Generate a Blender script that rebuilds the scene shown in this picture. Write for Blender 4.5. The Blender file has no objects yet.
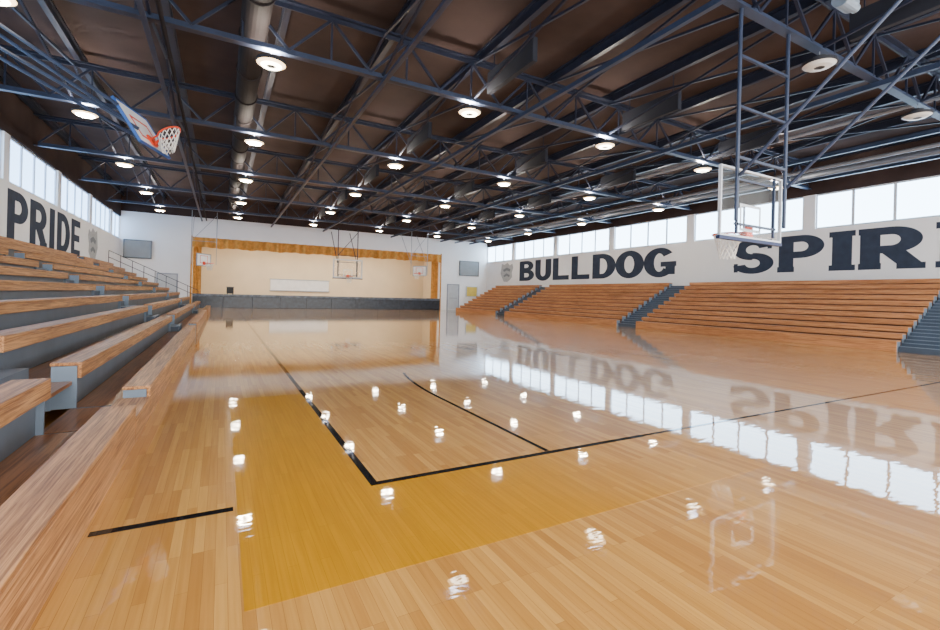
import bpy, bmesh, math, random
from mathutils import Vector, Matrix, Euler
random.seed(7)
sc = bpy.context.scene
COL = sc.collection

# ------------------------------------------------------------------ helpers
def lin(c):
    return c/12.92 if c <= 0.04045 else ((c+0.055)/1.055)**2.4
def rgb(r, g, b):
    return (lin(r/255), lin(g/255), lin(b/255), 1.0)

def newmat(name):
    m = bpy.data.materials.new(name); m.use_nodes = True
    return m, m.node_tree, m.node_tree.nodes['Principled BSDF']

def plain(name, col, rough=0.6, metal=0.0, var=0.06, scale=3.0, bump=0.0, coat=0.0, spec=0.5):
    m, nt, b = newmat(name)
    geo = nt.nodes.new('ShaderNodeNewGeometry')
    n = nt.nodes.new('ShaderNodeTexNoise'); n.inputs['Scale'].default_value = scale
    n.inputs['Detail'].default_value = 4
    nt.links.new(geo.outputs['Position'], n.inputs['Vector'])
    r = nt.nodes.new('ShaderNodeValToRGB')
    r.color_ramp.elements[0].position = 0.3; r.color_ramp.elements[1].position = 0.7
    r.color_ramp.elements[0].color = tuple(c*(1-var) for c in col[:3])+(1,)
    r.color_ramp.elements[1].color = tuple(min(1, c*(1+var)) for c in col[:3])+(1,)
    nt.links.new(n.outputs['Fac'], r.inputs['Fac'])
    nt.links.new(r.outputs['Color'], b.inputs['Base Color'])
    b.inputs['Roughness'].default_value = rough
    b.inputs['Metallic'].default_value = metal
    b.inputs['Coat Weight'].default_value = coat
    b.inputs['Specular IOR Level'].default_value = spec
    if bump:
        bp = nt.nodes.new('ShaderNodeBump'); bp.inputs['Strength'].default_value = bump
        nt.links.new(n.outputs['Fac'], bp.inputs['Height'])
        nt.links.new(bp.outputs['Normal'], b.inputs['Normal'])
    return m

def emis(name, col, strength):
    m, nt, b = newmat(name)
    b.inputs['Base Color'].default_value = col
    b.inputs['Emission Color'].default_value = col
    b.inputs['Emission Strength'].default_value = strength
    return m

def wood(name, c1, c2, rough=0.4, coat=0.2, lo=0.38, hi=0.56, big=0.55, fine=42):
    """grain running along Y, with lengthwise board-to-board variation"""
    m, nt, b = newmat(name)
    geo = nt.nodes.new('ShaderNodeNewGeometry')
    mp = nt.nodes.new('ShaderNodeMapping'); mp.inputs['Scale'].default_value = (fine, 1.6, fine)
    nt.links.new(geo.outputs['Position'], mp.inputs['Vector'])
    n = nt.nodes.new('ShaderNodeTexNoise'); n.inputs['Scale'].default_value = 1.0
    n.inputs['Detail'].default_value = 8; n.inputs['Distortion'].default_value = 0.8
    n.inputs['Roughness'].default_value = 0.65
    nt.links.new(mp.outputs['Vector'], n.inputs['Vector'])
    mp2 = nt.nodes.new('ShaderNodeMapping'); mp2.inputs['Scale'].default_value = (3.2, 0.45, 3.2)
    nt.links.new(geo.outputs['Position'], mp2.inputs['Vector'])
    n2 = nt.nodes.new('ShaderNodeTexNoise'); n2.inputs['Scale'].default_value = 1.0
    n2.inputs['Detail'].default_value = 2
    nt.links.new(mp2.outputs['Vector'], n2.inputs['Vector'])
    r = nt.nodes.new('ShaderNodeValToRGB')
    r.color_ramp.elements[0].position = lo; r.color_ramp.elements[0].color = c2
    r.color_ramp.elements[1].position = hi; r.color_ramp.elements[1].color = c1
    nt.links.new(n.outputs['Fac'], r.inputs['Fac'])
    mx = nt.nodes.new('ShaderNodeMix'); mx.data_type = 'RGBA'; mx.blend_type = 'MULTIPLY'
    mx.inputs[0].default_value = big
    r2 = nt.nodes.new('ShaderNodeValToRGB')
    r2.color_ramp.elements[0].position = 0.35; r2.color_ramp.elements[0].color = (0.64, 0.58, 0.52, 1)
    r2.color_ramp.elements[1].position = 0.65; r2.color_ramp.elements[1].color = (1, 1, 1, 1)
    nt.links.new(n2.outputs['Fac'], r2.inputs['Fac'])
    nt.links.new(r.outputs['Color'], mx.inputs[6]); nt.links.new(r2.outputs['Color'], mx.inputs[7])
    nt.links.new(mx.outputs[2], b.inputs['Base Color'])
    b.inputs['Roughness'].default_value = rough
    b.inputs['Specular IOR Level'].default_value = 0.3
    b.inputs['Coat Weight'].default_value = coat; b.inputs['Coat Roughness'].default_value = 0.2
    return m

def floor_mat(name, ca, cb, cm, rough=0.3, coat=1.0, worn=None):
    m, nt, b = newmat(name)
    L = nt.links.new
    geo = nt.nodes.new('ShaderNodeNewGeometry')
    sep = nt.nodes.new('ShaderNodeSeparateXYZ'); cmb = nt.nodes.new('ShaderNodeCombineXYZ')
    L(geo.outputs['Position'], sep.inputs[0])
    L(sep.outputs['Y'], cmb.inputs['X']); L(sep.outputs['X'], cmb.inputs['Y'])
    def brick(a, b2, c):
        br = nt.nodes.new('ShaderNodeTexBrick')
        br.inputs['Scale'].default_value = 1.0
        br.inputs['Brick Width'].default_value = 0.8
        br.inputs['Row Height'].default_value = 0.046
        br.inputs['Mortar Size'].default_value = 0.0007
        br.inputs['Mortar Smooth'].default_value = 0.3
        br.inputs['Color1'].default_value = a; br.inputs['Color2'].default_value = b2
        br.inputs['Mortar'].default_value = c
        br.offset = 0.37; br.offset_frequency = 3
        L(cmb.outputs[0], br.inputs['Vector'])
        return br.outputs['Color']
    colr = brick(ca, cb, cm)
    if worn:
        wc = brick(*worn)
        n4 = nt.nodes.new('ShaderNodeTexNoise'); n4.inputs['Scale'].default_value = 2.5; n4.inputs['Detail'].default_value = 5
        L(geo.outputs['Position'], n4.inputs['Vector'])
        ad = nt.nodes.new('ShaderNodeMath'); ad.operation = 'MULTIPLY_ADD'; ad.inputs[1].default_value = 0.8
        L(n4.outputs['Fac'], ad.inputs[0]); L(sep.outputs['X'], ad.inputs[2])
        mr = nt.nodes.new('ShaderNodeMapRange'); mr.interpolation_type = 'SMOOTHSTEP'
        mr.inputs['From Min'].default_value = 2.1; mr.inputs['From Max'].default_value = 3.5
        L(ad.outputs[0], mr.inputs['Value'])
        mw = nt.nodes.new('ShaderNodeMix'); mw.data_type = 'RGBA'
        L(mr.outputs[0], mw.inputs[0]); L(colr, mw.inputs[6]); L(wc, mw.inputs[7])
        colr = mw.outputs[2]
    mp = nt.nodes.new('ShaderNodeMapping'); mp.inputs['Scale'].default_value = (60, 2.0, 1)
    L(geo.outputs['Position'], mp.inputs['Vector'])
    n = nt.nodes.new('ShaderNodeTexNoise'); n.inputs['Scale'].default_value = 1.0; n.inputs['Detail'].default_value = 4
    L(mp.outputs['Vector'], n.inputs['Vector'])
    r = nt.nodes.new('ShaderNodeValToRGB')
    r.color_ramp.elements[0].position = 0.3; r.color_ramp.elements[0].color = (0.82, 0.77, 0.68, 1)
    r.color_ramp.elements[1].position = 0.65; r.color_ramp.elements[1].color = (1, 1, 1, 1)
    L(n.outputs['Fac'], r.inputs['Fac'])
    mx = nt.nodes.new('ShaderNodeMix'); mx.data_type = 'RGBA'; mx.blend_type = 'MULTIPLY'
    mx.inputs[0].default_value = 0.8
    L(colr, mx.inputs[6]); L(r.outputs['Color'], mx.inputs[7])
    L(mx.outputs[2], b.inputs['Base Color'])
    mp3 = nt.nodes.new('ShaderNodeMapping'); mp3.inputs['Scale'].default_value = (4, 12, 1)
    mp3.inputs['Rotation'].default_value = (0, 0, math.radians(28))
    L(geo.outputs['Position'], mp3.inputs['Vector'])
    n3 = nt.nodes.new('ShaderNodeTexNoise'); n3.inputs['Scale'].default_value = 1.0; n3.inputs['Detail'].default_value = 2
    L(mp3.outputs['Vector'], n3.inputs['Vector'])
    bp = nt.nodes.new('ShaderNodeBump'); bp.inputs['Strength'].default_value = 0.032; bp.inputs['Distance'].default_value = 0.02
    L(n3.outputs['Fac'], bp.inputs['Height'])
    b.inputs['Roughness'].default_value = rough
    b.inputs['Specular IOR Level'].default_value = 0.06
    b.inputs['Coat Weight'].default_value = coat; b.inputs['Coat Roughness'].default_value = 0.022
    b.inputs['Coat IOR'].default_value = 1.75
    L(bp.outputs['Normal'], b.inputs['Coat Normal'])
    return m

M = {}
FW = (rgb(212, 158, 80), rgb(182, 126, 58), rgb(138, 92, 44))
M['floor'] = floor_mat('maple_floor', *FW)
M['gold'] = floor_mat('gold_painted_floor', rgb(192, 134, 6), rgb(184, 127, 4), rgb(152, 102, 3), 0.4, 0.7, FW)
M['line'] = plain('black_line_paint', rgb(8, 8, 12), 0.6, var=0.1, spec=0.05, coat=0.8)
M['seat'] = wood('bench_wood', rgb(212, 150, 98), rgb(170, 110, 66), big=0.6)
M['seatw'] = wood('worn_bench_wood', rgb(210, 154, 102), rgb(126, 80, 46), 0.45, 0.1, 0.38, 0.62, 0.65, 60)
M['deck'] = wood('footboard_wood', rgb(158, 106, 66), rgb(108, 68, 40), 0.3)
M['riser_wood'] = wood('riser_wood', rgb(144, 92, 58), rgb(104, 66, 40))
M['riser_grey'] = plain('riser_grey', rgb(92, 99, 108), 0.5, 0.1, 0.12)
M['graymetal'] = plain('blue_grey_metal', rgb(112, 126, 140), 0.45, 0.1, 0.1)
M['stair'] = plain('slate_stair', rgb(70, 84, 100), 0.5, 0.1, 0.12)
M['white'] = plain('white_wall_paint', rgb(245, 246, 248), 0.7, var=0.03, scale=0.7)
M['trimw'] = plain('white_frame', rgb(206, 212, 220), 0.5)
M['letter'] = plain('slate_letter_paint', rgb(54, 63, 80), 0.8, var=0.12, scale=4, spec=0.2)
M['emblem'] = plain('grey_emblem_paint', rgb(176, 180, 184), 0.8, var=0.12, scale=9, spec=0.2)
M['emblem2'] = plain('mid_grey_emblem_paint', rgb(126, 132, 140), 0.8, var=0.12, scale=9, spec=0.2)
M['steel'] = plain('dark_steel', rgb(34, 41, 60), 0.45, 0.2, 0.2)
M['steel2'] = plain('blue_grey_steel', rgb(50, 61, 84), 0.4, 0.2, 0.2)
M['steel3'] = plain('light_steel', rgb(150, 158, 170), 0.4, 0.5, 0.1)
M['roof'] = plain('brown_roof_deck', rgb(62, 50, 48), 0.85, var=0.3, scale=0.8, spec=0.2)
M['duct'] = plain('duct_brown', rgb(42, 38, 39), 0.8, 0.0, 0.1, spec=0.15)
M['baffle'] = plain('dark_baffle', rgb(22, 27, 40), 0.8)
M['gold_cloth'] = plain('gold_cloth', rgb(206, 150, 78), 0.9, var=0.2, scale=5, spec=0.05)
M['beige'] = plain('stage_beige', rgb(226, 208, 174), 0.8, var=0.05, scale=0.6)
M['mat'] = plain('black_vinyl', rgb(36, 43, 52), 0.3, var=0.6, scale=5, bump=0.8)
M['mattop'] = plain('slate_vinyl', rgb(86, 98, 112), 0.35, var=0.6, scale=4, bump=0.6)
M['black'] = plain('black_plastic', rgb(24, 25, 28), 0.5)
M['orange'] = plain('rim_orange', rgb(224, 66, 24), 0.4)
M['blue'] = plain('board_blue', rgb(50, 96, 170), 0.4)
M['net'] = plain('net_white', rgb(240, 238, 232), 0.8)
M['boardw'] = plain('board_white', rgb(250, 252, 252), 0.3)
M['boardd'] = plain('whiteboard_surface', rgb(230, 232, 230), 0.4)
M['doorm'] = plain('door_grey', rgb(190, 196, 202), 0.5)
M['boardg'] = plain('panel_grey', rgb(140, 145, 148), 0.5)
M['yellow'] = plain('poster_yellow', rgb(222, 196, 90), 0.6)
M['pad'] = plain('board_padding', rgb(30, 44, 84), 0.6)
M['window'] = emis('daylight_pane', (0.54, 0.77, 1.0, 1), 12.0)
M['window2'] = emis('daylight_pane_cool', (0.36, 0.62, 1.0, 1), 6.5)
M['lamp'] = emis('lamp_lens', (1.0, 0.88, 0.68, 1), 180.0)
M['lampn'] = emis('lamp_lens_soft', (1.0, 0.88, 0.68, 1), 20.0)
M['lampglow'] = emis('lamp_halo_ring', (1.0, 0.70, 0.38, 1), 6.0)  # warm emission paints the halo around a lit lens
M['lampdim'] = plain('unlit_lens', rgb(215, 215, 212), 0.3)
M['lampoff'] = plain('lamp_housing', rgb(50, 52, 58), 0.4, 0.3)
g, nt, b = newmat('clear_board_glass')
b.inputs['Base Color'].default_value = (0.85, 0.93, 0.95, 1); b.inputs['Roughness'].default_value = 0.05
tr = nt.nodes.new('ShaderNodeBsdfTransparent'); mixs = nt.nodes.new('ShaderNodeMixShader')
mixs.inputs[0].default_value = 0.04
nt.links.new(tr.outputs[0], mixs.inputs[1]); nt.links.new(b.outputs[0], mixs.inputs[2])
nt.links.new(mixs.outputs[0], nt.nodes['Material Output'].inputs['Surface'])
M['glass'] = g

def addbox(bm, x0, x1, y0, y1, z0, z1):
    vs = [bm.verts.new(p) for p in [(x0,y0,z0),(x1,y0,z0),(x1,y1,z0),(x0,y1,z0),(x0,y0,z1),(x1,y0,z1),(x1,y1,z1),(x0,y1,z1)]]
    for f in [(0,3,2,1),(4,5,6,7),(0,1,5,4),(1,2,6,5),(2,3,7,6),(3,0,4,7)]:
        bm.faces.new([vs[i] for i in f])

def addbeam(bm, p0, p1, w=0.06, h=None, n=4):
    h = h or w
    p0 = Vector(p0); p1 = Vector(p1); d = (p1-p0)
    if d.length < 1e-6: return
    d.normalize()
    up = Vector((0,0,1)) if abs(d.z) < 0.95 else Vector((0,1,0))
    s = d.cross(up).normalized(); u = s.cross(d).normalized()
    rings = []
    for p in (p0, p1):
        if n == 4:
            rings.append([bm.verts.new(p+s*a*w/2+u*c*h/2) for a, c in ((-1,-1),(1,-1),(1,1),(-1,1))])
        else:
            rings.append([bm.verts.new(p+s*math.cos(2*math.pi*i/n)*w/2+u*math.sin(2*math.pi*i/n)*h/2) for i in range(n)])
    m_ = len(rings[0])
    for i in range(m_):
        j = (i+1) % m_
        bm.faces.new([rings[0][i], rings[0][j], rings[1][j], rings[1][i]])
    bm.faces.new(rings[0][::-1]); bm.faces.new(rings[1])

def obj_from(bm, name, mat, parent=None, loc=(0,0,0), bevel=0, smooth=False, **props):
    bmesh.ops.recalc_face_normals(bm, faces=bm.faces)
    me = bpy.data.meshes.new(name); bm.to_mesh(me); bm.free()
    me.materials.append(mat if not isinstance(mat, str) else M[mat])
    if smooth:
        for p in me.polygons: p.use_smooth = True
    o = bpy.data.objects.new(name, me); COL.objects.link(o); o.location = loc
    if parent: o.parent = parent
    if bevel:
        bv = o.modifiers.new('bevel', 'BEVEL'); bv.width = bevel; bv.segments = 2
    for k, v in props.items(): o[k] = v
    return o

def box(name, x0, x1, y0, y1, z0, z1, mat, parent=None, bevel=0, **props):
    bm = bmesh.new()
    if parent is None:
        cx, cy = (x0+x1)/2, (y0+y1)/2
        addbox(bm, x0-cx, x1-cx, y0-cy, y1-cy, 0, z1-z0)
        return obj_from(bm, name, mat, None, (cx, cy, z0), bevel, **props)
    addbox(bm, x0, x1, y0, y1, z0, z1)
    return obj_from(bm, name, mat, parent, (0,0,0), bevel, **props)

def thing(name, loc, label, cat, group=None):
    e = bpy.data.objects.new(name, None); COL.objects.link(e); e.location = loc
    e.empty_display_size = 0.3
    e['label'] = label; e['category'] = cat
    if group: e['group'] = group
    return e

def copytree(src, loc, label=None):
    n = src.copy(); COL.objects.link(n); n.location = loc
    if label: n['label'] = label
    for c in list(src.children):
        k = c.copy(); COL.objects.link(k); k.parent = n
    return n

S = dict(kind='structure')
# ------------------------------------------------------------------ dimensions
XL, XR = -5.57, 20.7
YE = 35.0; Y0 = -2.2
ZR = 7.15
GL, GR = -0.56, 15.7        # bleacher fronts
Z1 = 0.30

# ------------------------------------------------------------------ room shell
floor = box('floor', XL-0.3, XR+0.3, Y0, YE, -0.2, 0.0, 'floor', **S)
def onfloor(name, mat, pts, z):
    bm = bmesh.new()
    ox, oy, oz = floor.location
    vs = [bm.verts.new((x-ox, y-oy, z-oz)) for x, y in pts]
    vb = [bm.verts.new((x-ox, y-oy, 0.0002-oz)) for x, y in pts]
    bm.faces.new(vs); n = len(vs)
    for i in range(n):
        j = (i+1) % n
        bm.faces.new([vs[i], vb[i], vb[j], vs[j]])
    return obj_from(bm, name, mat, floor)
def rect(x0, x1, y0, y1): return [(x0,y0),(x1,y0),(x1,y1),(x0,y1)]
SX, BY = 0.87, 2.80
onfloor('painted_band', 'gold', [(0.10,1.88),(3.6,1.88),(3.6,BY),(SX,BY),(SX,5.65),(0.10,5.65)], 0.001)
LW = 0.025
onfloor('court_line', 'line', rect(-0.54, 0.08, BY-LW, BY+LW), 0.002)
onfloor('court_line', 'line', rect(SX-LW, 3.3, BY-LW, BY+LW), 0.002)
onfloor('court_line', 'line', rect(3.3, 15.6, BY-0.018, BY+0.018), 0.002)
onfloor('court_line', 'line', rect(SX-LW, SX+LW, BY+LW, 30.5), 0.002)
onfloor('court_line', 'line', rect(0.87+13.6, 0.87+13.65, BY+LW, 30.5), 0.002)
onfloor('court_line', 'line', rect(SX+0.03, 14.4, 30.4, 30.45), 0.002)
bm = bmesh.new(); ox, oy, oz = floor.location
path = [(2.27, BY+0.03), (2.27, 4.9)]
for i in range(1, 8):
    t = i/18*math.radians(40)
    path.append((2.27+5.5-5.5*math.cos(t), 4.9+5.5*math.sin(t)*1.15))
prev = None
for i, (x, y) in enumerate(path):
    a = path[max(0, i-1)]; c = path[min(len(path)-1, i+1)]
    d = Vector((c[0]-a[0], c[1]-a[1])).normalized(); nx, ny = -d.y*0.02, d.x*0.02
    cur = (bm.verts.new((x+nx-ox, y+ny-oy, 0.002-oz)), bm.verts.new((x-nx-ox, y-ny-oy, 0.002-oz)))
    if prev: bm.faces.new([prev[0], prev[1], cur[1], cur[0]])
    prev = cur
obj_from(bm, 'court_line', 'line', floor)

box('ceiling', XL-0.3, XR+0.3, Y0, YE+0.3, ZR, ZR+0.15, 'roof', **S)

WZ0, WZ1 = 4.22, 5.60
def long_wall(side, xin, sgn, cols):
    xo = xin + sgn*0.3
    a, b_ = min(xin, xo), max(xin, xo)
    w = box('wall_'+side, a, b_, Y0, YE, 0, WZ0, 'white', **S)
    box('trim_1' if side == 'left' else 'trim_2', a, b_, Y0, YE, WZ1+0.002, ZR, 'roof', **S)
    wx, wy, wz = w.location
    for c in cols:
        bm = bmesh.new(); addbox(bm, a-wx, b_-wx, c-0.22-wy, c+0.22-wy, WZ0, WZ1)
        obj_from(bm, 'pier', 'white', w)
wn = [0]
def window(xin, sgn, y0, y1, npane, wm):
    wn[0] += 1
    e = bpy.data.objects.new('window_%d' % wn[0], None); COL.objects.link(e)
    e.location = (xin, (y0+y1)/2, WZ0); e['kind'] = 'structure'
    L = (y1-y0); x0, x1 = sorted((sgn*0.06, sgn*0.16)); H = WZ1-WZ0
    bm = bmesh.new()
    addbox(bm, x0, x1, -L/2, L/2, 0, 0.06); addbox(bm, x0, x1, -L/2, L/2, H-0.06, H)
    for i in range(npane+1):
        y = -L/2 + L*i/npane
        ya, yb = max(-L/2, y-0.045), min(L/2, y+0.045)
        addbox(bm, x0, x1, ya, yb, 0.06, H-0.06)
    obj_from(bm, 'window_frame', 'trimw', e)
    xa, xb = sorted((sgn*0.10, sgn*0.12))
    for i in range(npane):
        ya = -L/2 + L*i/npane + 0.045; yb = -L/2 + L*(i+1)/npane - 0.045
        bm = bmesh.new(); addbox(bm, xa, xb, ya, yb, 0.06, H-0.06)
        obj_from(bm, 'pane', wm, e)
Rcols = [-1.0, 4.3, 9.6, 14.9, 20.2, 25.5, 30.8]
long_wall('right', XR, 1, Rcols)
for i in range(len(Rcols)-1):
    window(XR, 1, Rcols[i]+0.22, Rcols[i+1]-0.22, 4, 'window')
window(XR, 1, 31.02, YE-0.05, 3, 'window')
Lcols = [-1.5, 3.4, 8.3, 13.2, 18.1, 23.0, 27.8, 32.4]
long_wall('left', XL, -1, Lcols)
for i in range(len(Lcols)-1):
    window(XL, -1, Lcols[i]+0.22, Lcols[i+1]-0.22, 4, 'window2')
window(XL, -1, 32.62, YE-0.05, 2, 'window2')

OX0, OX1, SZ, OZ1 = -1.75, 16.15, 0.88, 4.62
we = box('wall_end', XL-0.3, OX0, YE, YE+0.3, 0, 5.95, 'white', **S)
def part_of(parent, name, x0, x1, y0, y1, z0, z1, mat, **k):
    px, py, pz = parent.location
    bm = bmesh.new(); addbox(bm, x0-px, x1-px, y0-py, y1-py, z0-pz, z1-pz)
    return obj_from(bm, name, mat, parent, **k)
part_of(we, 'wall_panel', OX1, XR+0.3, YE, YE+0.3, 0, 5.95, 'white')
part_of(we, 'wall_panel', OX0, OX1, YE, YE+0.3, OZ1, 5.95, 'white')
part_of(we, 'wall_panel', OX0, OX1, YE, YE+0.3, 0, SZ, 'white')
part_of(we, 'wall_panel', XL-0.3, XR+0.3, YE, YE+0.3, 5.95, ZR, 'roof')
box('trim_3', OX0-0.10, OX0, YE-0.06, YE-0.002, 0, OZ1+0.10, 'gold_cloth', **S)
box('trim_4', OX1, OX1+0.10, YE-0.06, YE-0.002, 0, OZ1+0.10, 'gold_cloth', **S)
SY1 = YE+6.0
box('stage_floor', OX0-1.0, OX1+1.0, YE+0.3, SY1, SZ-0.2, SZ, 'riser_wood', **S)
box('wall_back', OX0-1.0, OX1+1.0, SY1, SY1+0.2, SZ-0.2, 5.6, 'beige', **S)
box('wall_wing', OX0-1.2, OX0-1.0, YE+0.3, SY1, SZ-0.2, 5.6, 'beige', **S)
box('wall_wing', OX1+1.0, OX1+1.2, YE+0.3, SY1, SZ-0.2, 5.6, 'beige', **S)
box('ceiling', OX0-1.0, OX1+1.0, YE+0.3, SY1, 5.6, 5.8, 'beige', **S)

# ------------------------------------------------------------------ stage dressing
def pleated(name, x0, x1, y, z0, z1, mat, parent, amp=0.07, period=0.32, scallop=0.0):
    bm = bmesh.new(); n = int((x1-x0)/period*10); prev = None
    for i in range(n+1):
        x = x0+(x1-x0)*i/n
        yy = y + amp*math.sin(2*math.pi*x/period)
        zz = z0 + scallop*abs(math.sin(math.pi*x/ (period*3)))
        cur = (bm.verts.new((x, yy, zz)), bm.verts.new((x, y+0.35*(yy-y), z1)))
        if prev: bm.faces.new([prev[0], cur[0], cur[1], prev[1]])
        prev = cur
    return obj_from(bm, name, mat, parent, smooth=True)
sv = thing('stage_valance', (7.2, YE-0.25, 3.93), 'gold pleated cloth valance across the stage opening top', 'curtain')
pleated('valance_cloth', OX0-7.2, OX1-7.2, 0, 0.0, 0.70, 'gold_cloth', sv, 0.22, 0.62, 0.07)
for x0, x1 in ((OX0+0.02, OX0+0.50), (OX1-0.60, OX1-0.02)):
    cx = (x0+x1)/2
    c = thing('stage_curtain', (cx, YE+0.45, SZ), 'gold side curtain hanging at the stage edge', 'curtain', 'stage side curtains')
    pleated('curtain_cloth', x0-cx, x1-cx, 0, 0.01, OZ1+0.3-SZ, 'gold_cloth', c, 0.07, 0.16)
npad = 10; pw = (OX1-OX0-0.1)/npad
for i in range(npad):
    x = OX0+0.05+pw*(i+0.5)
    p = thing('stage_pad', (x, YE-0.14, 0), 'dark slate vinyl safety pad covering the stage front', 'wall pad', 'safety pads on the stage front')
    bm = bmesh.new(); addbox(bm, -pw/2+0.003, pw/2-0.003, -0.06, 0.10, 0.0, 0.76)
    obj_from(bm, 'pad_cover', 'mat', p, bevel=0.01)
    bm = bmesh.new(); addbox(bm, -pw/2+0.003, pw/2-0.003, -0.08, 0.12, 0.762, 0.93)
    obj_from(bm, 'pad_top', 'mattop', p, bevel=0.02)
wb = thing('whiteboard', (5.85, SY1-0.04, 1.3), 'long white board mounted on the beige stage wall', 'board')
bm = bmesh.new(); addbox(bm, -2.35, 2.35, -0.04, 0.03, 0, 0.88); obj_from(bm, 'board_surface', 'boardd', wb)
bm = bmesh.new()
addbox(bm, -2.41, 2.41, -0.06, 0.03, -0.06, -0.002); addbox(bm, -2.41, 2.41, -0.06, 0.03, 0.882, 0.94)
obj_from(bm, 'board_frame', 'steel3', wb)
for x in (0.5,):
    c = thing('storage_bin', (x, YE+1.0, SZ), 'small black wheeled bin standing on the stage', 'storage bin')
    bm = bmesh.new(); addbox(bm, -0.22, 0.22, -0.2, 0.2, 0.08, 0.52)
    obj_from(bm, 'bin_body', 'black', c, bevel=0.02)
    bm = bmesh.new(); addbox(bm, -0.25, 0.25, -0.23, 0.23, 0.522, 0.56); obj_from(bm, 'lid', 'steel2', c, bevel=0.01)
    for sx in (-0.17, 0.17):
        bm = bmesh.new(); addbeam(bm, (sx, -0.18, 0.04), (sx, 0.18, 0.04), 0.08, n=12); obj_from(bm, 'wheel', 'black', c)

def panel(name, x0, x1, z0, z1, mat, label, cat, frame='steel'):
    e = thing(name, ((x0+x1)/2, YE-0.045, z0), label, cat)
    w = (x1-x0)/2; h = z1-z0
    bm = bmesh.new(); addbox(bm, -w, w, -0.05, 0.045, 0, h); obj_from(bm, 'face_panel', mat, e, bevel=0.01)
    bm = bmesh.new()
    addbox(bm, -w-0.05, -w-0.002, -0.08, 0.045, -0.05, h+0.05); addbox(bm, w+0.002, w+0.05, -0.08, 0.045, -0.05, h+0.05)
    addbox(bm, -w, w, -0.08, 0.045, h+0.002, h+0.05); addbox(bm, -w, w, -0.08, 0.045, -0.05, -0.002)
    obj_from(bm, 'frame', frame, e)
    return e
panel('scoreboard', -5.35, -4.0, 3.1, 4.15, 'boardg', 'grey scoreboard mounted on the white end wall', 'scoreboard', 'riser_grey')
panel('scoreboard', 18.0, 19.8, 3.0, 4.2, 'boardg', 'grey scoreboard above the doors on end wall', 'scoreboard', 'riser_grey')
panel('notice_poster', 18.7, 19.7, 1.2, 2.0, 'yellow', 'yellow paper poster on the white end wall', 'poster', 'trimw')
def door(n, x0, x1):
    d = bpy.data.objects.new('door_%d' % n, None); COL.objects.link(d); d.location = ((x0+x1)/2, YE-0.03, 0); d['kind'] = 'structure'
    w = (x1-x0)/2
    bm = bmesh.new(); addbox(bm, -w, w, -0.03, 0.025, 0.01, 2.12); obj_from(bm, 'door_leaf', 'doorm', d)
    bm = bmesh.new(); addbox(bm, -w-0.08, -w-0.002, -0.05, 0.025, 0, 2.2); addbox(bm, w+0.002, w+0.08, -0.05, 0.025, 0, 2.2); addbox(bm, -w, w, -0.05, 0.025, 2.122, 2.2)
    obj_from(bm, 'door_frame', 'steel3', d)
    bm = bmesh.new(); addbeam(bm, (-w*0.7, -0.07, 1.0), (w*0.7, -0.07, 1.0), 0.05); obj_from(bm, 'push_bar', 'steel3', d)
door(1, -3.6, -2.6); door(2, 16.9, 17.9)

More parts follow.
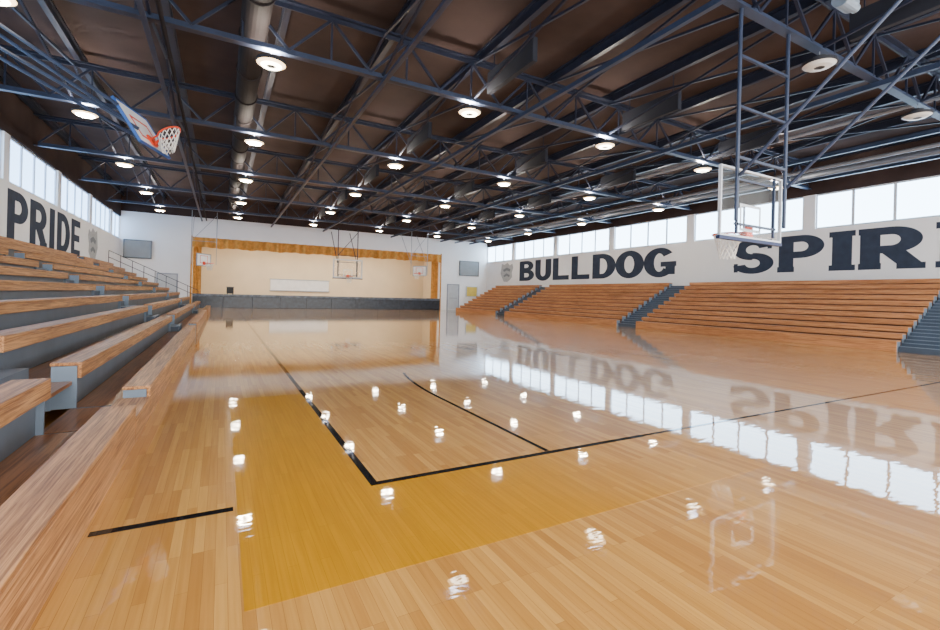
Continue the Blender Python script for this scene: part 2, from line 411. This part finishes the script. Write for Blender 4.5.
# ------------------------------------------------------------------ painted words
def glyph(bm, ch, tf, slab):
    cnt = [0]
    def quad(ps):
        vs = [bm.verts.new(tf(x, y, cnt[0])) for x, y in ps]; bm.faces.new(vs)
    def r(x0, y0, x1, y1):
        cnt[0] += 1; quad([(x0,y0),(x1,y0),(x1,y1),(x0,y1)])
    def ring(cx, cy, rx, ry, tx, ty, a0, a1, n=20):
        cnt[0] += 1
        for i in range(n):
            t0 = math.radians(a0+(a1-a0)*i/n); t1 = math.radians(a0+(a1-a0)*(i+1)/n)
            quad([(cx+rx*math.cos(t0), cy+ry*math.sin(t0)), (cx+rx*math.cos(t1), cy+ry*math.sin(t1)),
                  (cx+(rx-tx)*math.cos(t1), cy+(ry-ty)*math.sin(t1)), (cx+(rx-tx)*math.cos(t0), cy+(ry-ty)*math.sin(t0))])
    SW = 0.36
    o = slab
    def stem(x=0.0):
        r(x, 0, x+SW, 1)
        if slab: r(x-o, 0, x+SW+o*.6, .15); r(x-o, .85, x+SW+o*.6, 1)
    if ch == 'B':
        stem(); ring(.52, .74, .48, .26, .34, .17, -90, 90); r(.2, .83, .52, 1); r(.2, .48, .52, .65)
        ring(.54, .285, .52, .285, .36, .18, -90, 90); r(.2, 0, .54, .18); r(.2, .39, .54, .57)
    elif ch in 'PR':
        stem(); ring(.54, .69, .51, .31, .35, .18, -90, 90); r(.2, .82, .54, 1); r(.2, .38, .54, .56)
        if ch == 'R':
            cnt[0] += 1
            quad([(.36,.42),(.76,.46),(1.07,.10),(.66,.10)]); r(.64, 0, 1.10, .14)
    elif ch == 'D':
        stem(); ring(.45, .5, .62, .5, .38, .19, -90, 90); r(.2, .81, .45, 1); r(.2, 0, .45, .19)
    elif ch == 'O':
        ring(.5, .5, .58, .52, .38, .20, 0, 360, 40)
    elif ch == 'G':
        ring(.5, .5, .57, .52, .38, .20, 38, 322, 34); r(.55, .35, 1.08, .52); r(.72, .08, 1.04, .45)
    elif ch == 'U':
        r(.0, .35, .36, 1); r(.68, .35, 1.04, 1)
        if slab: r(-o, .86, .36+o, 1); r(.68-o, .86, 1.04+o, 1)
        ring(.52, .36, .52, .38, .36, .21, 180, 360)
    elif ch == 'L':
        stem(); r(.2, 0, 1, .20)
    elif ch == 'S':
        ring(.5, .705, .53, .31, .35, .18, 12, 270, 26); ring(.5, .295, .55, .31, .35, .18, -168, 90, 26)
        if slab: r(.89, .70, 1.0, .96); r(-.01, .04, .10, .30)
    elif ch == 'I':
        r(.12, 0, .88, 1)
        if slab: r(0, 0, 1, .14); r(0, .86, 1, 1)
    elif ch == 'T':
        r(.32, 0, .68, 1); r(.25, 0, .75, .15); r(0, .80, 1, 1); r(0, .62, .16, .9); r(.84, .62, 1, .9)
    elif ch == 'E':
        stem(); r(.2, .82, .98, 1); r(.2, 0, 1.0, .18); r(.2, .41, .90, .59)

def word(letters, x, sgn, direction, z0, h, label, mat='letter', slab=0.0):
    ys = [l[1] for l in letters]
    e = thing('painted_word', (x, sum(ys)/len(ys), z0), label, 'wall lettering')
    for ch, ys0, w in letters:
        bm = bmesh.new()
        glyph(bm, ch, lambda u, v, k: (-sgn*(0.003+k*0.0008), (ys0+direction*u*w)-e.location.y, v*h), slab)
        geom = bmesh.ops.extrude_face_region(bm, geom=list(bm.faces))
        for v in geom['geom']:
            if isinstance(v, bmesh.types.BMVert): v.co.x = 0
        obj_from(bm, 'letter_'+ch.lower(), mat, e)
LZ, LH = 2.50, 1.54
y = 29.85; bul = []
for ch in 'BULLDOG':
    w = 1.81 if ch != 'L' else 1.72
    bul.append((ch, y, w)); y -= w+0.26
word(bul, XR-0.001, 1, -1, LZ, LH, 'large dark slate block letters painted BULLDOG on white wall', 'letter', 0.0)
word([('S',12.6,1.62),('P',10.7,1.58),('I',8.88,0.84),('R',7.9,1.64),('I',5.86,0.86),('T',4.75,1.5)], XR-0.001, 1, -1, LZ+0.03, 1.5,
     'large dark slate slab letters painted SPIRIT on white wall', 'letter', 0.03)
word([('P',18.2,1.55),('R',20.0,1.52),('I',21.85,0.74),('D',22.8,1.55),('E',24.65,1.35)], XL+0.001, -1, 1, LZ, LH,
     'large dark slate block letters painted PRIDE on white wall', 'letter', 0.0)
def emblem(x, sgn, yc, w, h, zc):
    e = thing('painted_emblem', (x, yc, zc-h/2), 'small irregular pale grey emblem painted on the white wall', 'wall emblem')
    def prism(bm, pts, t):
        a = [bm.verts.new((0, p[0]*w/2, h/2+p[1]*h/2)) for p in pts]
        c = [bm.verts.new((-sgn*t, p[0]*w/2, h/2+p[1]*h/2)) for p in pts]
        bm.faces.new(a); bm.faces.new(c[::-1]); n = len(a)
        for i in range(n): bm.faces.new([a[i], a[(i+1) % n], c[(i+1) % n], c[i]])
    sh = [(-1,.45),(-.85,.85),(-.45,.7),(-.1,1),(.4,.8),(.8,.95),(.9,.4),(1,-.1),(.75,-.5),(.45,-.95),(-.1,-1),(-.5,-.8),(-.85,-.5),(-.8,-.05)]
    bm = bmesh.new(); prism(bm, sh, 0.004); obj_from(bm, 'emblem_field', 'emblem', e)
    bm = bmesh.new(); prism(bm, [(-.6,.3),(0,.5),(.6,.3),(.45,.05),(0,.2),(-.45,.05)], 0.006); obj_from(bm, 'emblem_mark', 'emblem2', e)
    bm = bmesh.new(); prism(bm, [(-.5,-.3),(0,-.1),(.5,-.3),(.4,-.5),(0,-.35),(-.4,-.5)], 0.006); obj_from(bm, 'emblem_mark', 'emblem2', e)
emblem(XR-0.001, 1, 31.7, 1.9, 1.6, 3.25)
emblem(XL+0.001, -1, 28.3, 1.9, 1.6, 3.25)

# ------------------------------------------------------------------ bleachers
def bleacher(xf, sgn, y0, y1, riser, seat, NR, RUN, RISE, FH, SD, label):
    yc = (y0+y1)/2; L = (y1-y0)/2
    e = thing('bleacher_section', (xf, yc, 0), label, 'bleachers', 'bleacher sections along the side walls')
    def X(a, b_): return sorted((sgn*a, sgn*b_))
    for k in range(NR):
        z = Z1+RISE*k; f = RUN*k
        bm = bmesh.new()
        a, b_ = X(f, f+SD)
        addbox(bm, a, b_, -L, L, z-0.03, z)
        a, b_ = X(f, f+0.03)
        addbox(bm, a, b_, -L, L, (0.0 if k == 0 else z-FH), z-0.0302)
        obj_from(bm, 'bench_seat', seat, e, bevel=0.006)
        zd = z-0.16 if k else 0.14
        if k < NR-1:
            bm = bmesh.new(); a, b_ = X(f+0.10, f+RUN+0.07)
            addbox(bm, a, b_, -L+0.01, L-0.01, zd-0.03, zd)
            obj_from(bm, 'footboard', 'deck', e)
        zlow = (0.0 if k == 0 else Z1+RISE*(k-1)-0.16)
        if k:
            rb = bmesh.new()
            a, b_ = X(f+0.075, f+0.105)
            addbox(rb, a, b_, -L+0.012, L-0.012, max(zlow, 0.14)+0.002, z-0.031)
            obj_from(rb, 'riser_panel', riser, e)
    for s in (-1, 1):
        bm = bmesh.new()
        for k in range(NR):
            z = Z1+RISE*k; f = RUN*k
            ya, yb = sorted((s*(L-0.022), s*(L-0.002)))
            a, b_ = X(f+0.032, f+SD-0.01)
            addbox(bm, a, b_, ya, yb, (0 if k == 0 else z-RISE-0.16), z-0.032)
            a, b_ = X(f+SD-0.0095, f+RUN+0.031)
            zt = (z-0.16 if k else 0.14)
            if k < NR-1: addbox(bm, a, b_, ya, yb, max(0, zt-0.25), zt)
        obj_from(bm, 'end_plate', 'graymetal', e)
    return e

def stairs(xf, sgn, y0, y1, NR, RUN, RISE, FH, SD, label):
    yc = (y0+y1)/2; L = (y1-y0)/2
    e = thing('aisle_stairs', (xf, yc, 0), label, 'stairs', 'aisle stairs between bleacher sections')
    n = NR*2-1
    for k in range(n):
        z = 0.14 + (Z1+RISE*(NR-1)-0.16-0.14)*k/(n-1)
        f = 0.12 + RUN*k/2
        a, b_ = sorted((sgn*f, sgn*(f+RUN/2-0.002)))
        bm = bmesh.new(); addbox(bm, a, b_, -L+0.01, L-0.01, max(0.0, z-0.3), z)
        obj_from(bm, 'step', 'stair', e)
        bm = bmesh.new(); a, b_ = sorted((sgn*(f-0.015), sgn*(f+0.05)))
        addbox(bm, a, b_, -L+0.01, L-0.01, z+0.001, z+0.018)
        obj_from(bm, 'step_nosing', 'graymetal', e)

Raisles = [(3.9, 5.15), (13.8, 14.9), (24.2, 25.3)]
Laisles = [(4.3, 5.1), (13.4, 14.4), (23.3, 24.4)]
RP = (11, 0.35, 0.18, 0.14, 0.26); LP = (10, 0.5, 0.24, 0.14, 0.215)
def sections(ais, end):
    out = []; y = -1.6
    for a, b_ in ais: out.append((y, a-0.005)); y = b_+0.005
    out.append((y, end)); return out
for a, b_ in sections(Raisles, 31.0):
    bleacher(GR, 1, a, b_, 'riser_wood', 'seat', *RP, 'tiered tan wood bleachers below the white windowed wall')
for a, b_ in Raisles: stairs(GR, 1, a, b_, *RP, 'slate grey aisle steps climbing between wooden bleacher rows')
for a, b_ in sections(Laisles, 30.2):
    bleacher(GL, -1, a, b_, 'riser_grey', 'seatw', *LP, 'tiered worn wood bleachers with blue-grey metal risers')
for i, (a, b_) in enumerate(Laisles):
    if i: stairs(GL, -1, a, b_, *LP, 'slate grey aisle steps climbing between wooden bleacher rows')
    else:
        NR, RUN, RISE, FH, SD = LP
        e = thing('aisle_stairs', (GL, (a+b_)/2, 0), 'grey boxes and wooden treads of the near aisle', 'stairs', 'aisle stairs between bleacher sections')
        L = (b_-a)/2
        bm = bmesh.new(); addbox(bm, -0.24, -0.0, -L+0.002, L-0.002, 0.17, 0.20); addbox(bm, -0.03, 0, -L+0.002, L-0.002, 0, 0.169)
        obj_from(bm, 'kick_board', 'seatw', e, bevel=0.004)
        for k in range(NR-1):
            z = 0.14 if k == 0 else Z1+RISE*k-0.16
            f = RUN*k
            bm = bmesh.new(); addbox(bm, -(f+RUN+0.07), -(f+(0.245 if k == 0 else 0.06)), -L+0.01, L-0.01, z-0.03, z); obj_from(bm, 'tread', 'deck', e)
            if k: 
                bm = bmesh.new(); addbox(bm, -(f+RUN+0.06), -(f+RUN-0.16), -L+0.01, L-0.01, z+0.002, z+0.13); obj_from(bm, 'step_box', 'riser_grey', e)

def rail(x0, z0, x1, z1, y, n, label):
    e = thing('guard_rail', ((x0+x1)/2, y, 0), label, 'railing')
    cx = (x0+x1)/2
    for h in (0.4, 0.75):
        bm = bmesh.new(); addbeam(bm, (x0-cx, 0, z0+h), (x1-cx, 0, z1+h), 0.028, n=8); obj_from(bm, 'rail', 'steel', e)
    for i in range(n+1):
        t = i/n; bm = bmesh.new()
        xx = x0+(x1-x0)*t
        addbeam(bm, (xx-cx, 0, 0.0), (xx-cx, 0, z0+(z1-z0)*t+0.75), 0.028, n=8); obj_from(bm, 'post', 'steel', e)
rail(-1.2, 0.4, -5.3, 2.4, 30.32, 8, 'dark tubular guard rail at the end of bleachers')

# ------------------------------------------------------------------ roof structure
TZ0, TZ1 = 5.90, 6.86
xg = [XL+0.1+ (XR-XL-0.2)*i/12 for i in range(13)]
xw_ = [XL+0.1+ (XR-XL-0.2)*i/16 for i in range(17)]
def truss():
    e = thing('roof_truss', (0, 0, TZ0), 'dark steel roof truss spanning the gym', 'roof truss', 'steel roof trusses')
    h = TZ1-TZ0
    bm = bmesh.new()
    addbox(bm, xg[0]-0.1, xg[-1]+0.1, -0.08, 0.08, -0.07, -0.045); addbox(bm, xg[0], xg[-1], -0.013, 0.013, -0.043, 0.06)
    obj_from(bm, 'bottom_chord', 'steel2', e)
    bm = bmesh.new()
    addbox(bm, xg[0]-0.1, xg[-1]+0.1, -0.10, 0.10, h-0.03, h+0.01); addbox(bm, xg[0], xg[-1], -0.013, 0.013, h-0.12, h-0.032)
    obj_from(bm, 'top_chord', 'steel', e)
    bm = bmesh.new()
    for i in range(16):
        xm = (xw_[i]+xw_[i+1])/2
        addbeam(bm, (xw_[i], 0, 0.03), (xm, 0, h-0.08), 0.05)
        addbeam(bm, (xm, 0, h-0.08), (xw_[i+1], 0, 0.03), 0.05)
        addbeam(bm, (xm, 0.0, h-0.1), (xm, 0.0, 0.03), 0.035)
    obj_from(bm, 'web', 'steel', e)
    return e
t0 = truss(); t0.location = (0, Rcols[0], TZ0)
for y in Rcols[1:]: copytree(t0, (0, y, TZ0))

pp = None
for i in range(13):
    x = xg[i]
    if pp is None:
        bm = bmesh.new()
        addbox(bm, -0.06, 0.06, Y0, YE, 0, 0.015); addbox(bm, -0.008, 0.008, Y0, YE, 0.015, 0.23); addbox(bm, -0.06, 0.06, Y0, YE, 0.23, 0.28)
        pp = obj_from(bm, 'roof_purlin', 'steel', None, (x, 0, TZ1+0.01))
        pp['label'] = 'dark steel purlin under the brown roof deck'; pp['category'] = 'roof beam'; pp['group'] = 'roof purlins'
    else:
        o = pp.copy(); COL.objects.link(o); o.location = (x, 0, TZ1+0.01)
tie = None
for x in (-1.25, 2.95, 6.5, 11.75, 16.1, 18.9):
    if tie is None:
        bm = bmesh.new(); addbox(bm, -0.045, 0.045, Y0, YE, 0, 0.02); addbox(bm, -0.01, 0.01, Y0, YE, 0.02, 0.12)
        tie = obj_from(bm, 'bottom_tie', 'steel2', None, (x, 0, TZ0-0.19))
        tie['label'] = 'long steel tie bar under the trusses'; tie['category'] = 'roof beam'; tie['group'] = 'longitudinal tie bars'
    else:
        o = tie.copy(); COL.objects.link(o); o.location = (x, 0, TZ0-0.19)
sb = None
for x in (-3.4, -1.2, 2.95, 5.2, 7.35, 9.6, 11.75, 14.0, 16.1):
    for i in range(len(Rcols)-1):
        if sb is None:
            L = 5.3
            sb = thing('sway_brace', (0,0,TZ0), 'crossed steel sway brace between roof trusses', 'roof brace', 'sway braces')
            for a, c in (((0, 0.012, 0.03), (0, L-0.012, 0.88)), ((0.0, 0.012, 0.88), (0.0, L-0.012, 0.03))):
                bm = bmesh.new(); addbeam(bm, a, c, 0.045); obj_from(bm, 'brace_bar', 'steel', sb)
            sb.location = (x, Rcols[i], TZ0)
        else: copytree(sb, (x, Rcols[i], TZ0))

def pipe(name, x, z, r, mat, label, cat, y0=Y0, y1=YE, bands=False):
    e = thing(name, (x, 0, z), label, cat)
    bm = bmesh.new(); addbeam(bm, (0, y0, 0), (0, y1, 0), r*2, n=24); obj_from(bm, 'tube', mat, e, smooth=False)
    if bands:
        bm = bmesh.new(); addbeam(bm, (0, -0.03, 0), (0, 0.03, 0), r*2+0.05, n=24)
        b0 = obj_from(bm, 'collar_band', 'duct', e, loc=(0, 5.5, 0)); y = 7.1
        while y < y1-1:
            k = b0.copy(); COL.objects.link(k); k.location = (0, y, 0); y += 1.6
pipe('air_duct', 0.45, 6.38, 0.25, 'duct', 'large round dark air duct running the hall length', 'duct', bands=True)
pipe('ceiling_pipe', -1.0, 5.79, 0.035, 'duct', 'thin brown conduit pipe under the trusses', 'pipe')
pipe('ceiling_pipe', 17.5, 5.77, 0.06, 'steel3', 'light grey pipe along the windowed side', 'pipe')
pipe('ceiling_pipe', 19.6, 6.1, 0.12, 'steel3', 'wide light grey duct pipe near the windows', 'pipe')
pipe('ceiling_pipe', 14.9, 6.2, 0.05, 'steel3', 'light grey conduit pipe under the roof', 'pipe')

bf = None
for y in Rcols[1:]:
    for x in (5.45, 9.9, 14.3):
        if bf is None:
            bf = thing('ceiling_baffle', (x, y-1.2, 5.98), 'dark rectangular panel hanging between roof trusses', 'ceiling baffle', 'hanging ceiling baffles')
            bm = bmesh.new(); addbox(bm, -0.06, 0.06, -0.9, 0.9, 0, 0.5); obj_from(bm, 'baffle_panel', 'baffle', bf, bevel=0.01)
            bm = bmesh.new(); addbeam(bm, (0, -0.7, 0.5), (0, -0.7, 1.17), 0.02); addbeam(bm, (0, 0.7, 0.5), (0, 0.7, 1.17), 0.02)
            obj_from(bm, 'hanger_rod', 'steel', bf)
        else: copytree(bf, (x, y-1.2, 5.98))

def torus_bm(bm, R, r, nu=32, nv=8, c=(0,0,0)):
    rings = []
    for i in range(nu):
        a = 2*math.pi*i/nu; ring = []
        for j in range(nv):
            b_ = 2*math.pi*j/nv
            p = Vector(((R+r*math.cos(b_))*math.cos(a), (R+r*math.cos(b_))*math.sin(a), r*math.sin(b_))) + Vector(c)
            ring.append(bm.verts.new(p))
        rings.append(ring)
    for i in range(nu):
        for j in range(nv):
            bm.faces.new([rings[i][j], rings[(i+1)%nu][j], rings[(i+1)%nu][(j+1)%nv], rings[i][(j+1)%nv]])
def annulus(bm, r0, r1, z0, z1, n=32, zo=None):
    R = []
    for i in range(n):
        a = 2*math.pi*i/n; c, s = math.cos(a), math.sin(a)
        R.append([bm.verts.new((r0*c, r0*s, z0)), bm.verts.new((r1*c, r1*s, z0 if zo is None else zo)), bm.verts.new((r1*c, r1*s, z1)), bm.verts.new((r0*c, r0*s, z1))])
    for i in range(n):
        A, B = R[i], R[(i+1)%n]
        for k in range(4):
            bm.faces.new([A[k], B[k], B[(k+1)%4], A[(k+1)%4]])
def make_hb(lens, glow, label):
    e = thing('high_bay_light', (0,0,0), label, 'ceiling light', 'high bay ceiling lights')
    bm = bmesh.new(); annulus(bm, 0.085, 0.19, -0.03, 0.02, zo=-0.015); obj_from(bm, 'lamp_lens', lens, e)
    bm = bmesh.new(); annulus(bm, 0.192, 0.26, -0.010, 0.06, zo=0.03); obj_from(bm, 'lamp_halo_ring', glow, e)  # ring added around the lens to carry the painted halo
    bm = bmesh.new(); annulus(bm, 0.261, 0.272, 0.02, 0.075); addbeam(bm, (0,0,-0.02), (0,0,0.025), 0.165, n=24); addbeam(bm, (0,0,0.061), (0,0,0.075), 0.52, n=24)
    addbeam(bm, (0,0,0.076), (0,0,0.17), 0.22, n=16)
    obj_from(bm, 'lamp_housing', 'lampoff', e)
    bm = bmesh.new(); addbeam(bm, (0,0,0.17), (0,0,0.29), 0.02, n=8); obj_from(bm, 'hanging_hook', 'steel3', e)
    return e
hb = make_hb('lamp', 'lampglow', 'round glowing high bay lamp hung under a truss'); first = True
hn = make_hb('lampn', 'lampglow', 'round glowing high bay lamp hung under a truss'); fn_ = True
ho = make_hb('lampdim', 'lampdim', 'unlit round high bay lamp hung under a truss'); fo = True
for y in (4.3, 9.6, 14.9, 20.2, 25.5, 30.8):
    for x in (-3.15, 0.74, 5.1, 9.5, 13.9, 18.3):
        if y < 5:
            if x < 9: continue
            if fo: ho.location = (x, y, 5.56); fo = False
            else: copytree(ho, (x, y, 5.56))
            continue
        if y < 10:
            if fn_: hn.location = (x, y, 5.56); fn_ = False
            else: copytree(hn, (x, y, 5.56))
        elif first: hb.location = (x, y, 5.56); first = False
        else: copytree(hb, (x, y, 5.56))
        l = bpy.data.lights.new('roof_fill_light', 'AREA'); l.shape = 'DISK'; l.size = 0.36; l.energy = 100; l.color = (1, 0.88, 0.74)  # fill light added above each lit lamp to brighten the roof
        o = bpy.data.objects.new('roof_fill_light', l); COL.objects.link(o); o.location = (x, y, 5.74); o.rotation_euler = (math.pi, 0, 0)

# ------------------------------------------------------------------ basketball goals
def net(bm, R, top, mtx, depth=0.42):
    n = 12; lv = 6; rows = []
    for l in range(lv+1):
        t = l/lv; rr = R*(1-0.45*min(1, t*1.15)**0.8)
        off = 0.5 if l % 2 else 0
        rows.append([Vector((rr*math.cos(2*math.pi*(i+off)/n), rr*math.sin(2*math.pi*(i+off)/n), top-depth*t)) for i in range(n)])
    for l in range(lv):
        for i in range(n):
            a = rows[l][i]
            if l % 2 == 0: q = (rows[l+1][i], rows[l+1][(i-1) % n])
            else: q = (rows[l+1][i], rows[l+1][(i+1) % n])
            for b_ in q: addbeam(bm, mtx @ a, mtx @ b_, 0.011)

def goal(loc, yaw, tilt, glass, frame_fn, label, W=1.83, H=1.1, rimz=0.18, f=0.04, sq=0.045, fm=None, RR=0.23):
    """local: board in XZ plane facing +Y; origin bottom centre of board"""
    e = thing('basketball_goal', loc, label, 'basketball hoop')
    T = Matrix.Rotation(yaw, 4, 'Z') @ Matrix.Rotation(tilt, 4, 'X')
    def put(bm, name, mat, **k):
        bmesh.ops.transform(bm, matrix=T, verts=bm.verts); return obj_from(bm, name, mat, e, **k)
    bm = bmesh.new(); addbox(bm, -W/2+0.03, W/2-0.03, -0.012, 0.012, 0.03, H-0.03)
    put(bm, 'backboard', 'glass' if glass else 'boardw')
    bm = bmesh.new()
    for (a, b_, c, d) in ((-W/2, W/2, 0, f), (-W/2, W/2, H-f, H), (-W/2, -W/2+f, f, H-f), (W/2-f, W/2, f, H-f)):
        addbox(bm, a, b_, -0.024, 0.024, c, d)
    put(bm, 'board_frame', fm or ('trimw' if glass else 'blue'))
    bm = bmesh.new(); t = sq
    for (a, b_, c, d) in ((-.30, .30, rimz, rimz+t), (-.30, .30, rimz+.45-t, rimz+.45), (-.30, -.30+t, rimz+t, rimz+.45-t), (.30-t, .30, rimz+t, rimz+.45-t)):
        addbox(bm, a, b_, 0.013, 0.017, c, d)
    put(bm, 'target_square', 'trimw' if glass else 'orange')
    if glass:
        bm = bmesh.new()
        addbox(bm, -W/2-0.02, W/2+0.02, -0.03, 0.035, -0.055, -0.001)
        put(bm, 'edge_padding', 'pad')
    yc = RR+0.17
    bm = bmesh.new(); torus_bm(bm, RR, 0.016, 32, 8, (0, yc, rimz)); put(bm, 'rim', 'orange', smooth=True)
    bm = bmesh.new(); addbox(bm, -0.09, 0.09, 0.018, 0.05, rimz-0.1, rimz+0.1)
    addbeam(bm, (-0.08, 0.04, rimz), (-0.1, 0.19, rimz), 0.02); addbeam(bm, (0.08, 0.04, rimz), (0.1, 0.19, rimz), 0.02)
    addbeam(bm, (0, 0.04, rimz-0.08), (0, 0.18, rimz-0.02), 0.03)
    put(bm, 'rim_bracket', 'orange')
    bm = bmesh.new()
    if tilt:
        Rm = T.to_3x3(); c0 = Rm @ Vector((0, yc, rimz)); n = 12; lv = 5; rows = []
        for l in range(lv+1):
            t = l/lv; k = 1-0.45*t; off = 0.5 if l % 2 else 0; ring = []
            for i in range(n):
                q = Rm @ Vector(((RR-0.005)*math.cos(2*math.pi*(i+off)/n), (RR-0.005)*math.sin(2*math.pi*(i+off)/n), 0))
                ring.append(c0+Vector((q.x*k, q.y*k, q.z*(1-0.7*t)-0.36*t)))
            rows.append(ring)
        for l in range(lv):
            for i in range(n):
                for j in ((i, (i-1) % n) if l % 2 == 0 else (i, (i+1) % n)):
                    addbeam(bm, rows[l][i], rows[l+1][j], 0.011)
        obj_from(bm, 'net', 'net', e)
    else:
        net(bm, RR-0.005, rimz-0.005, Matrix.Translation((0, yc, 0))); put(bm, 'net', 'net')
    bm = bmesh.new()
    for x in (-0.55, 0.55): addbeam(bm, (x*W/1.83, -0.07, 0.05), (x*W/1.83, -0.07, H-0.05), 0.035)
    for z in (0.2, H-0.2): addbeam(bm, (-0.6*W/1.83, -0.07, z), (0.6*W/1.83, -0.07, z), 0.035)
    put(bm, 'rear_frame', 'steel2')
    frame_fn(e)
    return e

BX, BYY, BZ = 7.75, 4.45, 2.27
def near_frame(e):
    o = Vector(e.location)
    def W_(p): return Vector(p)-o
    for x in (7.08, 8.45):
        bm = bmesh.new(); addbeam(bm, W_((x, 4.3, 2.5)), W_((x, 4.3, 5.83)), 0.06, n=12); obj_from(bm, 'mast', 'steel2', e)
        bm = bmesh.new(); addbeam(bm, W_((x, 4.26, 3.2)), W_((x, 1.3, 5.85)), 0.05, n=12); obj_from(bm, 'back_brace', 'steel2', e)
    for z in (3.5, 4.3, 5.1):
        bm = bmesh.new(); addbeam(bm, W_((7.08, 4.3, z)), W_((8.45, 4.3, z)), 0.04); obj_from(bm, 'cross_bar', 'steel2', e)
    bm = bmesh.new(); addbeam(bm, W_((6.8, 1.3, 5.87)), W_((9.3, 1.3, 5.87)), 0.09)
    obj_from(bm, 'ceiling_beam', 'steel', e)
    bm = bmesh.new(); addbeam(bm, W_((7.6, 3.2, 5.55)), W_((7.9, 3.2, 5.55)), 0.22, n=20); addbeam(bm, W_((7.92, 3.2, 5.55)), W_((8.05, 3.2, 5.55)), 0.13, n=20)
    addbeam(bm, W_((7.75, 3.2, 5.65)), W_((7.75, 3.2, 5.85)), 0.05)
    obj_from(bm, 'winch_motor', 'graymetal', e)
goal((BX, BYY, BZ), 0, 0, True, near_frame, 'glass backboard on dark ceiling-hung frame with orange rim', W=1.75, H=1.12, rimz=0.12, f=0.03)
def hung(mat, wd):
    def far_frame(e):
        for x in (-0.65, 0.65):
            bm = bmesh.new(); addbeam(bm, (x, 0.1, 0.1), (x, 0.1, 3.3), wd); addbeam(bm, (x, 0.1, 0.9), (x, 2.4, 3.3), wd*0.8)
            obj_from(bm, 'hanging_leg', mat, e)
        bm = bmesh.new(); addbeam(bm, (-0.65, 0.1, 1.5), (0.65, 0.1, 1.5), wd*0.8); addbeam(bm, (-0.65, 0.1, 1.5), (0.65, 0.1, 3.1), wd*0.7)
        obj_from(bm, 'cross_brace', mat, e)
    return far_frame
goal((7.35, 30.6, 2.2), math.pi, 0, True, hung('steel', 0.05), 'white-framed backboard hung before the stage', W=1.95, H=1.25, rimz=0.12, f=0.08)
def side_frame_factory(xw, ztop, lean):
    def fn(e):
        o = Vector(e.location)
        def W_(p): return Vector(p)-o
        s = -1 if xw < o.x else 1
        for dy in (-0.4, 0.4):
            bm = bmesh.new()
            addbeam(bm, (s*(0.10+0.12*lean), dy, 0.24), W_((xw, o.y+dy, ztop)), 0.06, n=10)
            addbeam(bm, (s*(0.10+0.42*lean), dy, 0.60), W_((xw, o.y+dy, ztop+0.6)), 0.06, n=10)
            obj_from(bm, 'swing_arm', 'steel2', e)
    return fn
goal((-1.15, 10.4, 3.8), math.radians(-109), math.radians(32), False, side_frame_factory(XL, 6.2, 1), 'white backboard with blue edge folded up beside the bleachers', W=1.1, H=0.88, f=0.02, RR=0.2)
goal((-1.0, 31.6, 2.6), math.radians(-128), 0, False, hung('steel3', 0.03), 'small white side backboard near the stage', W=1.15, H=0.75, sq=0.025, fm='steel3')
goal((12.9, 31.6, 2.6), math.radians(128), 0, False, hung('steel3', 0.03), 'small white side backboard near the stage', W=1.15, H=0.75, sq=0.025, fm='steel3')

# ------------------------------------------------------------------ lighting
w = bpy.data.worlds.new('World'); sc.world = w; w.use_nodes = True
bg = w.node_tree.nodes['Background']
sky = w.node_tree.nodes.new('ShaderNodeTexSky'); sky.sky_type = 'HOSEK_WILKIE'; sky.turbidity = 8
mixc = w.node_tree.nodes.new('ShaderNodeMix'); mixc.data_type = 'RGBA'; mixc.inputs[0].default_value = 0.85
mixc.inputs[7].default_value = (1, 0.98, 0.96, 1)
w.node_tree.links.new(sky.outputs[0], mixc.inputs[6]); w.node_tree.links.new(mixc.outputs[2], bg.inputs['Color'])
bg.inputs['Strength'].default_value = 7.5

def area(name, loc, rot, sx, sy, power, col):
    l = bpy.data.lights.new(name, 'AREA'); l.shape = 'RECTANGLE'; l.size = sx; l.size_y = sy; l.energy = power; l.color = col
    o = bpy.data.objects.new(name, l); COL.objects.link(o); o.location = loc; o.rotation_euler = rot
    return o
area('stage_light', (7.2, YE+2.5, 5.5), (0, 0, 0), 15, 1.0, 1000, (1, 0.92, 0.78))

# ------------------------------------------------------------------ camera
cd = bpy.data.cameras.new('Camera'); cam = bpy.data.objects.new('Camera', cd); COL.objects.link(cam)
cd.sensor_width = 36; cd.lens = 36*455/940; cd.shift_y = -18.8/940; cd.clip_end = 200; cd.clip_start = 0.02
R = Matrix.Rotation(-math.atan2(248.1, 455), 4, 'Z') @ Matrix.Rotation(math.pi/2, 4, 'X') @ Matrix.Rotation(math.radians(1.43), 4, 'Z')
cam.matrix_world = Matrix.Translation((0, 0, 1.2)) @ R
sc.camera = cam
